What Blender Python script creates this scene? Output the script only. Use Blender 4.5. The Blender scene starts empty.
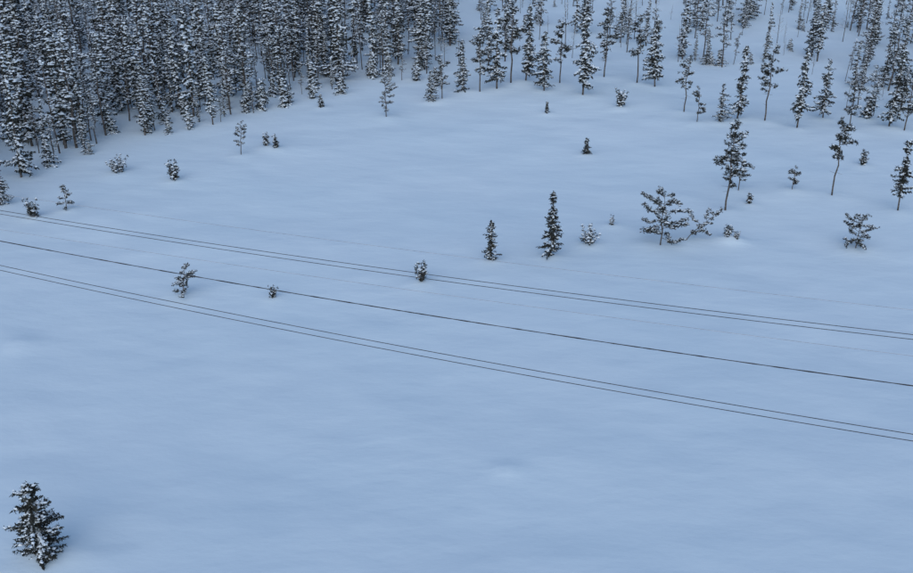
import bpy, math, random
import numpy as np
from mathutils import Vector, noise
random.seed(7)
scene=bpy.context.scene
CAM_H=45.0   # helicopter height above the bog, metres

# ---------------------------------------------------------------- terrain
def soft(t,k):
    a=t/k
    return k*(a if a>30 else math.log1p(math.exp(a)))
MOUNDS=[]
def ter(x,y):
    z=0.085*soft(y-135-0.10*x,22)+0.16*soft(y-262,9)-0.23*soft(y-900,80)
    z+=0.45*math.sin(x/31+1.1)*math.sin(y/27+0.4)+0.22*math.sin(x/13.3+y/19.0+2)
    z+=0.20*noise.noise(Vector((x/9,y/9,0)))+0.9*noise.noise(Vector((x/60,y/60,3)))+0.07*noise.noise(Vector((x/3.5,y/3.5,6)))
    for (mx,my,a,r) in MOUNDS:
        d2=((x-mx)**2+(y-my)**2)/(r*r)
        if d2<6: z+=a*math.exp(-d2)
    return z
# ---------------------------------------------------------------- materials
def newmat(n):
    m=bpy.data.materials.new(n); m.use_nodes=True
    return m,m.node_tree.nodes,m.node_tree.links,m.node_tree.nodes["Principled BSDF"]
def noisemat(name,c1,c2,scale,rough,coord="Object"):
    m,N,L,b=newmat(name)
    tc=N.new("ShaderNodeTexCoord"); no=N.new("ShaderNodeTexNoise"); no.inputs["Scale"].default_value=scale
    no.inputs["Detail"].default_value=3
    r=N.new("ShaderNodeValToRGB"); r.color_ramp.elements[0].position=.35; r.color_ramp.elements[1].position=.65
    r.color_ramp.elements[0].color=(*c1,1); r.color_ramp.elements[1].color=(*c2,1)
    L.new(tc.outputs[coord],no.inputs["Vector"]); L.new(no.outputs["Fac"],r.inputs["Fac"]); L.new(r.outputs["Color"],b.inputs["Base Color"])
    b.inputs["Roughness"].default_value=rough; b.inputs["Specular IOR Level"].default_value=.2
    return m
M_bark=noisemat("bark",(0.05,0.042,0.038),(0.16,0.145,0.135),3,.9)
M_need=noisemat("needles",(0.018,0.021,0.020),(0.050,0.053,0.046),1.3,.8)
M_snowc=noisemat("branch_snow",(0.68,0.77,0.86),(0.80,0.87,0.93),1.0,.8)
M_wire=noisemat("wire_metal",(0.03,0.03,0.034),(0.08,0.08,0.09),.8,.6)
M_frost=noisemat("frosted_wire",(0.30,0.34,0.40),(0.42,0.46,0.52),.8,.7)
# ground snow
m,N,L,b=newmat("snow_ground"); M_snow=m
tc=N.new("ShaderNodeTexCoord")
n1=N.new("ShaderNodeTexNoise"); n1.inputs["Scale"].default_value=.035; n1.inputs["Detail"].default_value=4
r=N.new("ShaderNodeValToRGB"); r.color_ramp.elements[0].position=.3; r.color_ramp.elements[1].position=.7
r.color_ramp.elements[0].color=(.71,.85,.95,1); r.color_ramp.elements[1].color=(.76,.88,.97,1)
L.new(tc.outputs["Object"],n1.inputs["Vector"]); L.new(n1.outputs["Fac"],r.inputs["Fac"]); L.new(r.outputs["Color"],b.inputs["Base Color"])
b.inputs["Roughness"].default_value=.75; b.inputs["Specular IOR Level"].default_value=.15
mp=N.new("ShaderNodeMapping"); mp.inputs["Scale"].default_value=(.28,.55,.55); mp.inputs["Rotation"].default_value=(0,0,.35); L.new(tc.outputs["Object"],mp.inputs["Vector"])
n2=N.new("ShaderNodeTexNoise"); n2.inputs["Scale"].default_value=.55; n2.inputs["Detail"].default_value=5; n2.inputs["Roughness"].default_value=.5
L.new(mp.outputs[0],n2.inputs["Vector"])
bp=N.new("ShaderNodeBump"); bp.inputs["Strength"].default_value=.6; bp.inputs["Distance"].default_value=.3
L.new(n2.outputs["Fac"],bp.inputs["Height"]); L.new(bp.outputs[0],b.inputs["Normal"])

# ---------------------------------------------------------------- tree builders
class MB:
    def __init__(s): s.v=[];s.f=[];s.m=[]
    def tube(s,pts,rads,n=5,mat=0):
        rings=[]
        for i,(p,r_) in enumerate(zip(pts,rads)):
            d=(pts[min(i+1,len(pts)-1)]-pts[max(i-1,0)]).normalized()
            a=d.cross(Vector((0.3,0.9,0.1))).normalized(); c=d.cross(a)
            st=len(s.v)
            for k in range(n):
                t=2*math.pi*k/n; s.v.append(p+(a*math.cos(t)+c*math.sin(t))*r_)
            rings.append(st)
        for i in range(len(rings)-1):
            for k in range(n):
                k2=(k+1)%n; s.f.append((rings[i]+k,rings[i]+k2,rings[i+1]+k2,rings[i+1]+k)); s.m.append(mat)
    def tri(s,p,d,w,mat=1):
        side=d.cross(Vector((random.uniform(-1,1),random.uniform(-1,1),random.uniform(-1,1))))
        if side.length<1e-5: return
        side=side.normalized()*w
        st=len(s.v); s.v+= [p-side*.5,p+side*.5,p+d+side*.3,p+d*1.25-side*.2]
        s.f.append((st,st+1,st+2,st+3)); s.m.append(mat)
    def blob(s,p,r_,mat=2,flat=.5):
        st=len(s.v); R=lambda:random.uniform(.65,1.25)*r_
        n=5; ph=random.random()*6
        s.v.append(p+Vector((0,0,R()*flat)))
        for k in range(n):
            t=ph+2*math.pi*k/n; q=R(); s.v.append(p+Vector((math.cos(t)*q,math.sin(t)*q,random.uniform(-.3,.1)*r_*flat)))
        s.v.append(p-Vector((0,0,R()*flat*.5)))
        for k in range(n):
            k2=(k+1)%n
            s.f.append((st,st+1+k,st+1+k2)); s.m.append(mat)
            s.f.append((st+n+1,st+1+k2,st+1+k)); s.m.append(mat)
    def mesh(s,name):
        me=bpy.data.meshes.new(name); me.from_pydata([tuple(q) for q in s.v],[],s.f)
        for mm in (M_bark,M_need,M_snowc): me.materials.append(mm)
        me.polygons.foreach_set("material_index",s.m); me.update(); return me
def rv(): return Vector((random.gauss(0,1),random.gauss(0,1),random.gauss(0,1)))
def spruce(h,w,snow=.3,seed=0,dens=1.0,start=.06,ragged=.35,sz=None,powr=.75,fan=3,droop=1.0,per=4):
    random.seed(seed); B=MB(); sz=sz or max(.13,h*.022)
    lean=Vector((random.uniform(-.03,.03),random.uniform(-.03,.03),1))
    bow=random.uniform(-.02,.02)*h
    def ax(t): return Vector((lean.x*h*t+bow*math.sin(t*3),lean.y*h*t,h*t))
    B.tube([ax(t) for t in (-.03,.2,.4,.6,.8,1)],[h*.010+.02,h*.009+.015,h*.007+.01,h*.005+.01,h*.003+.005,.01])
    nw=int(34*dens); lob=[random.uniform(1-ragged,1+ragged) for _ in range(9)]
    lob2=[random.uniform(1-ragged*.8,1+ragged*.6) for _ in range(12)]
    for i in range(nw):
        if random.random()<.06: continue
        for k in range(random.randint(per-1,per+1)):
            t=start+(1-start)*min(.985,max(0,(i+random.uniform(-1.2,1.2))/nw))
            prof=((1-t)**powr*(.55+.45*min(1,(t-start)/.15))+.05)*lob2[int(t*11.9)]
            a=random.random()*6.283
            Ln=w/2*prof*1.3*lob[int(a/6.283*9)%9]*random.uniform(.5,1.1)
            dz=-random.uniform(.1,.55)*droop if t<.8 else random.uniform(-.1,.5)
            base=ax(t); d=Vector((math.cos(a),math.sin(a),dz)).normalized()
            steps=max(2,int(Ln/(sz*.75)))
            end=base+d*Ln
            B.tube([base,end],[.012+h*.001,.006],3)
            br_s=random.random()<snow*1.3
            for j in range(steps):
                q=base+d*Ln*((j+.6)/steps)+Vector((0,0,.12*Ln*((j/steps)**2)))
                for _ in range(fan):
                    dd=(d*.6+rv()*.55+Vector((0,0,-.35))).normalized()*sz*random.uniform(.7,1.5)
                    B.tri(q+rv()*sz*.25,dd,sz*random.uniform(.35,.8))
                if br_s and random.random()<.75:
                    B.blob(q+Vector((0,0,sz*.4))+rv()*sz*.2,sz*random.uniform(.45,1.15),2,.6)
    return B.mesh("spruce")
def pine(h,w,start=.45,snow=.3,seed=0,limbs=18,lean=0.0,sz=None,low=0,az=None,tuft=1.0,lmin=.35):
    random.seed(seed); B=MB(); sz=sz or max(.17,h*.028)
    la=random.random()*6.28 if az is None else az
    wob=[Vector((random.uniform(-1,1),random.uniform(-1,1),0))*h*.018 for _ in range(8)]
    def ax(t):
        i=min(6,int(max(0,t)*7)); fr=max(0,t)*7-i
        wv=wob[i].lerp(wob[i+1],fr)
        return Vector((math.cos(la)*lean*h*t*(.6+.6*t),math.sin(la)*lean*h*t*(.6+.6*t),h*t))+wv*min(1,max(0,t)*4)
    r0=h*.009+.03
    B.tube([ax(t) for t in (-.04,.12,.28,.43,.57,.72,.86,.97)],[r0*x for x in (1,.92,.85,.75,.6,.45,.28,.12)])
    def limb(t,a,Ln,rise):
        base=ax(t); d=Vector((math.cos(a),math.sin(a),rise)).normalized()
        mid=base+d*Ln*.5+rv()*Ln*.08; end=base+d*Ln+Vector((0,0,random.uniform(-.25,.2)*Ln))
        B.tube([base,mid,end],[r0*.4,r0*.28,r0*.1],4)
        nt=max(3,int(Ln/(sz*.55)))
        for j in range(nt):
            fr=.25+.75*(j+1)/nt
            q=(mid.lerp(end,(fr-.5)*2) if fr>.5 else base.lerp(mid,fr*2))
            for s_ in range(2):
                c=q+Vector((random.gauss(0,1),random.gauss(0,1),0))*sz*.8
                c.z=q.z+random.uniform(-.6,.8)*sz
                B.tube([q,c],[.012,.008],3)
                for _ in range(int(15*tuft)):
                    dd=(rv()+Vector((0,0,.3))+d*.4).normalized()*sz*random.uniform(.35,.95)
                    B.tri(c+rv()*sz*.2,dd,sz*random.uniform(.12,.32))
                if random.random()<snow: B.blob(c+Vector((0,0,sz*.4)),sz*random.uniform(.4,.9),2,.55)
    for i in range(limbs):
        t=start+(.98-start)*((i+random.random()*.8)/limbs)
        s_=(t-start)/(1-start)
        prof=math.sin(math.pi*min(1,.22+.72*s_))**.7
        a=random.random()*6.283 if lmin<.5 else i*2.4+random.uniform(-.4,.4)
        limb(t,a,w/2*prof*random.uniform(lmin,1.15),random.uniform(-.25,.45)+.5*s_*s_)
    for i in range(low):
        t=random.uniform(.15,start); a=random.random()*6.28
        d=Vector((math.cos(a),math.sin(a),random.uniform(-.3,.3)))
        b0=ax(t); B.tube([b0,b0+d*w*random.uniform(.1,.3)],[r0*.2,.008],3)
    return B.mesh("pine")
def birch(h,seed=0):
    random.seed(seed); B=MB()
    sx,sy=random.uniform(-.06,.06),random.uniform(-.06,.06)
    ax=lambda t:Vector((sx*h*t*t,sy*h*t*t,h*t))
    B.tube([ax(t) for t in (-.03,.3,.6,.85,1)],[h*.007+.01,h*.006,h*.005,h*.003,.008])
    for i in range(26):
        t=random.uniform(.25,.97);a=random.random()*6.28;Ln=h*.16*(1.1-t)*random.uniform(.6,1.2)
        d=Vector((math.cos(a),math.sin(a),random.uniform(.5,1.3))).normalized(); b0=ax(t); e=b0+d*Ln
        B.tube([b0,e],[.018,.008],3)
        for _ in range(4):
            q=b0.lerp(e,random.uniform(.3,1)); B.tube([q,q+(d+rv()*.5)*Ln*.35],[.014,.008],3)
            if random.random()<.6: B.blob(q,h*.013,2,.6)
    return B.mesh("birch")
def bush(h,w,snow=.5,seed=0):
    random.seed(seed); B=MB(); sz=max(.12,h*.08)
    for i in range(16):
        a=random.random()*6.28; Ln=random.uniform(.55,1.0)
        e=Vector((math.cos(a)*w/2*Ln*random.random()**.5,math.sin(a)*w/2*Ln*random.random()**.5,h*random.uniform(.3,.95)))
        b0=Vector((e.x*.25,e.y*.25,-.1)); B.tube([b0,b0.lerp(e,.5)+rv()*.05,e],[.035,.025,.01],4)
        for j in range(6):
            q=b0.lerp(e,.3+.7*j/5)+rv()*sz*.7; q.z=max(q.z,.05)
            for _ in range(12):
                B.tri(q,(rv()+Vector((0,0,.4))).normalized()*sz*random.uniform(.6,1.3),sz*.3)
            if random.random()<snow*.65: B.blob(q+Vector((0,0,sz*.6)),sz*random.uniform(.5,1.3),2,.6)
    return B.mesh("shrub")

# ---------------------------------------------------------------- trees on the open bog and hillside
# (kind, x m, y m, height m, crown width m, options)
TREES=[
('spruce',-29.1,55.1,5.9,2.5,dict(snow=.5,seed=3,dens=1.3,start=.02,ragged=.5,powr=.45,fan=5,droop=.5,per=6,sz=.15)),
('pine',-30.2,98.3,3.6,3.3,dict(snow=.5,seed=5,start=.12,lean=.15,limbs=16,az=0)),
('bush',-20.1,97.8,1.57,1.32,dict(snow=.7,seed=2)),
('bush',-4.0,101.4,2.47,2.3,dict(snow=.5,seed=4)),
('spruce',4.1,107.1,5.13,1.66,dict(snow=.25,seed=9,start=.06,ragged=.45,fan=4,powr=.6)),
('spruce',11.3,108.8,8.17,2.5,dict(snow=.28,seed=11,start=.03,ragged=.5,fan=4,dens=1.1)),
('bush',16.3,112.6,2.66,3.2,dict(snow=1.1,seed=14)),
('bush',20.1,119.3,1.25,.78,dict(snow=.7,seed=15)),
('pine',25.1,112.3,6.9,7.6,dict(snow=.45,seed=71,start=.16,limbs=22,lmin=.6)),
('pine',28.6,113.9,3.5,4.3,dict(snow=.55,seed=22,start=.2,limbs=14,lean=.9,az=.1)),
('bush',33.9,114.3,2.0,1.1,dict(snow=.8,seed=23)),
('bush',34.9,114.0,1.2,.9,dict(snow=.8,seed=24)),
('pine',36.1,124.2,12.3,3.5,dict(snow=.3,seed=25,start=.3,limbs=24,low=5)),
('pine',39.7,131.5,5.6,3.8,dict(snow=.35,seed=26,start=.3,limbs=16)),
('bush',40.0,127.0,1.88,.68,dict(snow=.5,seed=27)),
('pine',47.2,131.3,3.4,2.8,dict(snow=.3,seed=28,start=.2,limbs=12)),
('pine',52.2,129.5,10.5,4.1,dict(snow=.35,seed=29,start=.5,limbs=18,low=6)),
('bush',60.8,141.2,2.49,1.35,dict(snow=.5,seed=30)),
('spruce',59.0,123.7,9.84,2.94,dict(snow=.35,seed=31,start=.25,ragged=.5,fan=4)),
('pine',49.1,111.9,4.4,4.3,dict(snow=.4,seed=72,start=.1,limbs=20,lmin=.55)),
('spruce',20.2,147.9,2.6,1.25,dict(snow=.15,seed=33)),
('bush',-55.2,120.6,2.75,2.09,dict(snow=.4,seed=34)),
('pine',-51.8,123.0,3.36,2.13,dict(snow=.5,seed=35,start=.15,limbs=12)),
('spruce',-61.0,124.5,5.6,2.1,dict(snow=.4,seed=36)),
('bush',-49.5,137.5,2.7,4.3,dict(snow=1.3,seed=37)),
('bush',-40.4,134.6,3.1,2.4,dict(snow=.5,seed=38)),
('pine',-33.0,145.2,5.1,2.7,dict(snow=.5,seed=39,start=.25,limbs=11,lean=.15)),
('bush',-29.8,149.2,2.2,1.4,dict(snow=.6,seed=40)),
('bush',-28.1,148.1,2.4,1.2,dict(snow=.6,seed=41)),
('pine',-12.0,164.8,7.0,3.7,dict(snow=.65,seed=42,start=.15,limbs=18)),
('spruce',-23.8,170.3,2.3,1.2,dict(snow=.3,seed=43)),
('spruce',15.7,168.1,2.1,.8,dict(snow=.3,seed=44)),
('bush',28.9,171.1,3.6,2.4,dict(snow=.8,seed=45)),
('pine',40.7,162.7,5.9,3.3,dict(snow=.4,seed=46,start=.2,limbs=14)),
('spruce',44.6,162.7,6.6,2.5,dict(snow=.45,seed=47,ragged=.5)),
('spruce',47.9,164.2,12.6,3.2,dict(snow=.45,seed=48,start=.12,ragged=.5)),
('pine',52.2,162.9,12.5,4.0,dict(snow=.4,seed=49,start=.4,limbs=16,low=5)),
('spruce',56.5,159.1,13.0,2.9,dict(snow=.6,seed=50,start=.15,ragged=.6)),
('spruce',62.9,165.3,10.2,3.1,dict(snow=.5,seed=51,start=.15,ragged=.5)),
('pine',64.9,158.3,8.1,3.9,dict(snow=.4,seed=52,start=.3,limbs=16)),
('bush',70.5,165.4,4.5,2.4,dict(snow=.7,seed=53)),
('spruce',72.2,160.2,12.7,3.2,dict(snow=.55,seed=54,start=.1,ragged=.5)),
('pine',73.9,158.1,10.2,3.9,dict(snow=.45,seed=55,start=.25,limbs=18)),
('pine',39.7,168.5,10.0,3.3,dict(snow=.45,seed=56,start=.4,limbs=14,low=6)),
('spruce',37.4,184.0,12.7,3.4,dict(snow=.5,seed=57,start=.15,ragged=.5)),
('pine',34.4,186.4,12.8,4.0,dict(snow=.45,seed=58,start=.4,limbs=16)),
('spruce',23.1,177.9,16.3,4.2,dict(snow=.5,seed=59,start=.12,ragged=.5)),
('spruce',16.2,180.3,11.0,3.5,dict(snow=.5,seed=60,start=.1,ragged=.5)),
('pine',19.6,185.4,11.6,4.1,dict(snow=.5,seed=61,start=.35)),
('spruce',13.2,186.4,14.0,3.2,dict(snow=.5,seed=62,start=.12,ragged=.5)),
('pine',10.3,185.1,15.5,4.4,dict(snow=.45,seed=63,start=.35)),
('spruce',7.5,181.5,14.8,3.5,dict(snow=.5,seed=64,start=.12,ragged=.5)),
('pine',4.3,179.6,11.7,4.0,dict(snow=.5,seed=65,start=.3)),
('spruce',1.3,180.2,9.4,3.1,dict(snow=.5,seed=66,ragged=.5)),
('pine',-2.6,175.6,8.1,3.2,dict(snow=.5,seed=67,start=.3,limbs=14)),
('spruce',-4.7,174.4,5.5,2.5,dict(snow=.5,seed=68)),
('pine',28.6,189.9,13.0,3.8,dict(snow=.45,seed=69,start=.4)),
]
NAME=dict(spruce='spruce_tree',pine='pine_tree',bush='snowy_shrub')
for q in TREES: MOUNDS.append((q[1],q[2],.28,max(1.3,q[4]*.6)))
for (k,x,y,h,w,o) in TREES:
    me={'spruce':spruce,'pine':pine,'bush':bush}[k](h,w,**o)
    ob=bpy.data.objects.new(NAME[k],me); scene.collection.objects.link(ob); ob.location=(x,y,ter(x,y)-.15)

# ---------------------------------------------------------------- forest
E=[(-400,20),(-64.6,114.6),(-62.3,126.9),(-60.3,139.9),(-54.7,150.3),(-45,155.8),(-35.5,165.8),(-25.2,179.9),(-10.6,183.2),(.6,187.9)]
def edgeY(x): return float(np.interp(x,[e[0] for e in E],[e[1] for e in E]))
protoD=[spruce(16,2.6+.2*i,snow=.68,seed=100+i,dens=.95,start=.06+.04*(i%3),ragged=.6,sz=.29,powr=.7) for i in range(7)]
protoD+=[pine(15,3.4,snow=.75,seed=120+i,start=.3,limbs=19,low=10,sz=.36,tuft=.6) for i in range(7)]
protoB=[birch(12,seed=140+i) for i in range(4)]
protoS=[spruce(5,2.0,snow=.8,seed=160+i,dens=.7,start=.0,ragged=.6,sz=.26) for i in range(3)]
par=bpy.data.objects.new("snowy_forest",None); scene.collection.objects.link(par)
par2=bpy.data.objects.new("sparse_hillside_trees",None); scene.collection.objects.link(par2)
random.seed(99)
def put(parent,me,x,y,s,nm):
    ob=bpy.data.objects.new(nm,me); scene.collection.objects.link(ob); ob.parent=parent
    ob.location=(x,y,ter(x,y)-.15); ob.rotation_euler=(random.gauss(0,.03),random.gauss(0,.03),random.random()*6.28)
    ob.scale=(s*random.uniform(.85,1.3),s*random.uniform(.85,1.3),s)
g=3.0; x=-200
while x<0:
    y=40
    while y<330:
        px=x+random.uniform(-1.5,1.5); py=y+random.uniform(-1.5,1.5); y+=g
        if abs(px)>py*.6+10: continue
        d=py-edgeY(px)-5*noise.noise(Vector((px/12,py/12,9)))
        if d<-2: continue
        p=.9 if d>8 else .55
        p*=min(1,max(.15,(-px+8)/34))
        if d>70:p*=.6
        p*=.8+.9*noise.noise(Vector((px/16,py/16,5)))
        if d<14 and random.random()<.22: put(par,random.choice(protoS),px+random.uniform(-1,1),py-random.random()*2,random.uniform(.4,1.1),"sapling")
        if random.random()>p: continue
        s=random.uniform(.45,1.15)*(random.uniform(.4,.9) if d<6 else 1)
        if random.random()<.2: put(par,random.choice(protoB),px,py,s*1.1,"birch")
        else: put(par,random.choice(protoD),px,py,s,"conifer")
    x+=g
for _ in range(3200):
    px=random.uniform(-15,230); py=random.uniform(164,370)
    if abs(px)>py*.6+10: continue
    lo=166 if px>66 else 195+ (0 if px<25 else 4)
    if py<lo: continue
    if noise.noise(Vector((px/11,py/11,2)))<random.uniform(-.3,.45)-(.12 if px>70 else 0): continue
    s=random.uniform(.3,.95); q=random.random()
    if q<.3: put(par2,random.choice(protoB),px,py,s,"birch")
    elif q<.42: put(par2,random.choice(protoS),px,py,s,"sapling")
    else: put(par2,random.choice(protoD),px,py,s,"conifer")

# ---------------------------------------------------------------- snow ground sheet
MOUNDS+=[(4.2,64.8,.3,.9),(3.3,65.2,.18,.7),(-43.5,86.9,.36,1.6),(-27.2,55.4,.25,1.2),(-24.8,54.6,.2,1.5),(0,59.4,.14,.7),(34.2,114.6,.3,1.8),(22.9,112.6,.25,2.0)]
def axis(a,b,step,far,gr):
    l=list(np.arange(a,b+.01,step)); s=step
    lo=[];q=a
    while q>-far: s*=gr; q-=s; lo.append(q)
    s=step;hi=[];q=b
    while q<far: s*=gr; q+=s; hi.append(q)
    return lo[::-1]+l+hi
X=axis(-100,120,.8,4000,1.25); Y=axis(48,240,.7,4000,1.15)
vs=[(x,y,ter(x,y)) for y in Y for x in X]; nx=len(X)
fs=[(j*nx+i,j*nx+i+1,(j+1)*nx+i+1,(j+1)*nx+i) for j in range(len(Y)-1) for i in range(nx-1)]
me=bpy.data.meshes.new("snow_ground"); me.from_pydata(vs,[],fs); me.materials.append(M_snow)
me.polygons.foreach_set("use_smooth",[True]*len(fs)); me.update()
gr=bpy.data.objects.new("snow_ground",me); scene.collection.objects.link(gr)

# ---------------------------------------------------------------- power lines
def wire(name,a,bv,off,rad,mat,sag=1.0,bead=0):
    B=MB(); pts=[];rad_=[]
    n=500
    for i in range(n+1):
        s=-1.2+3.4*i/n
        p=a+(bv-a)*s
        p=p+Vector((0,0,sag*((s-.5)**2*4-1)))+off
        pts.append(p); rad_.append(rad*(1+bead*random.uniform(-.5,1)))
    B.tube(pts,rad_,5,0)
    me=bpy.data.meshes.new(name); me.from_pydata([tuple(q) for q in B.v],[],B.f); me.materials.append(mat); me.update()
    return me
def wobj(name,me,parent=None):
    o=bpy.data.objects.new(name,me); scene.collection.objects.link(o); o.parent=parent; return o
LN=[((-41.5,84.0,15),(30.8,59.0,15),.45,.025,M_wire,0),((-38.4,76.8,15),(28.0,52.4,15),None,.034,M_wire,.5),((-35.9,71.0,15),(25.5,46.6,15),.5,.025,M_wire,0)]
for (l,r_,sp,rad,mt,bd) in LN:
    a=Vector(l);c=Vector(r_)
    par_=bpy.data.objects.new("power_line",None); scene.collection.objects.link(par_)
    if sp:
        wobj("conductor_1",wire("c",a,c,Vector((0,sp/2,.08)),rad,mt,.5),par_)
        wobj("conductor_2",wire("c",a,c,Vector((0,-sp/2,-.08)),rad,mt,.53),par_)
    else: wobj("conductor_1",wire("c",a,c,Vector((0,0,0)),rad,mt,.5,bd),par_)
for (a,c) in (((-45.1,77.7,20),(27.2,52.7,20)),((-47.6,71.9,20),(24.7,46.9,20))):
    par_=bpy.data.objects.new("frosted_ground_wire",None); scene.collection.objects.link(par_)
    wobj("wire",wire("g",Vector(a),Vector(c),Vector((0,0,0)),.016,M_frost,.4,0),par_)

# ---------------------------------------------------------------- light (overcast)
el=math.radians(30); az=math.radians(190)
w=bpy.data.worlds.new("World"); scene.world=w; w.use_nodes=True
sk=w.node_tree.nodes.new("ShaderNodeTexSky"); sk.sky_type='NISHITA'; sk.sun_disc=False
sk.sun_elevation=el; sk.sun_rotation=az; sk.air_density=1.0; sk.dust_density=.5; sk.ozone_density=.5
bg=w.node_tree.nodes["Background"]; bg.inputs["Strength"].default_value=.15
w.node_tree.links.new(sk.outputs[0],bg.inputs["Color"])
ld=bpy.data.lights.new("sun","SUN"); ld.energy=.9; ld.angle=math.radians(75); ld.color=(1,.98,.95)
lo=bpy.data.objects.new("sun",ld); scene.collection.objects.link(lo)
sd=Vector((math.sin(az)*math.cos(el),math.cos(az)*math.cos(el),math.sin(el)))
lo.rotation_euler=sd.to_track_quat('Z','Y').to_euler()
cd=bpy.data.cameras.new("camera"); cd.sensor_width=36; cd.lens=38.6; cd.clip_end=8000
co=bpy.data.objects.new("camera",cd); scene.collection.objects.link(co); co.location=(0,0,CAM_H); co.rotation_euler=(math.radians(66),0,0)
scene.camera=co
scene.view_settings.view_transform='Standard'; scene.view_settings.look='None'; scene.view_settings.exposure=0
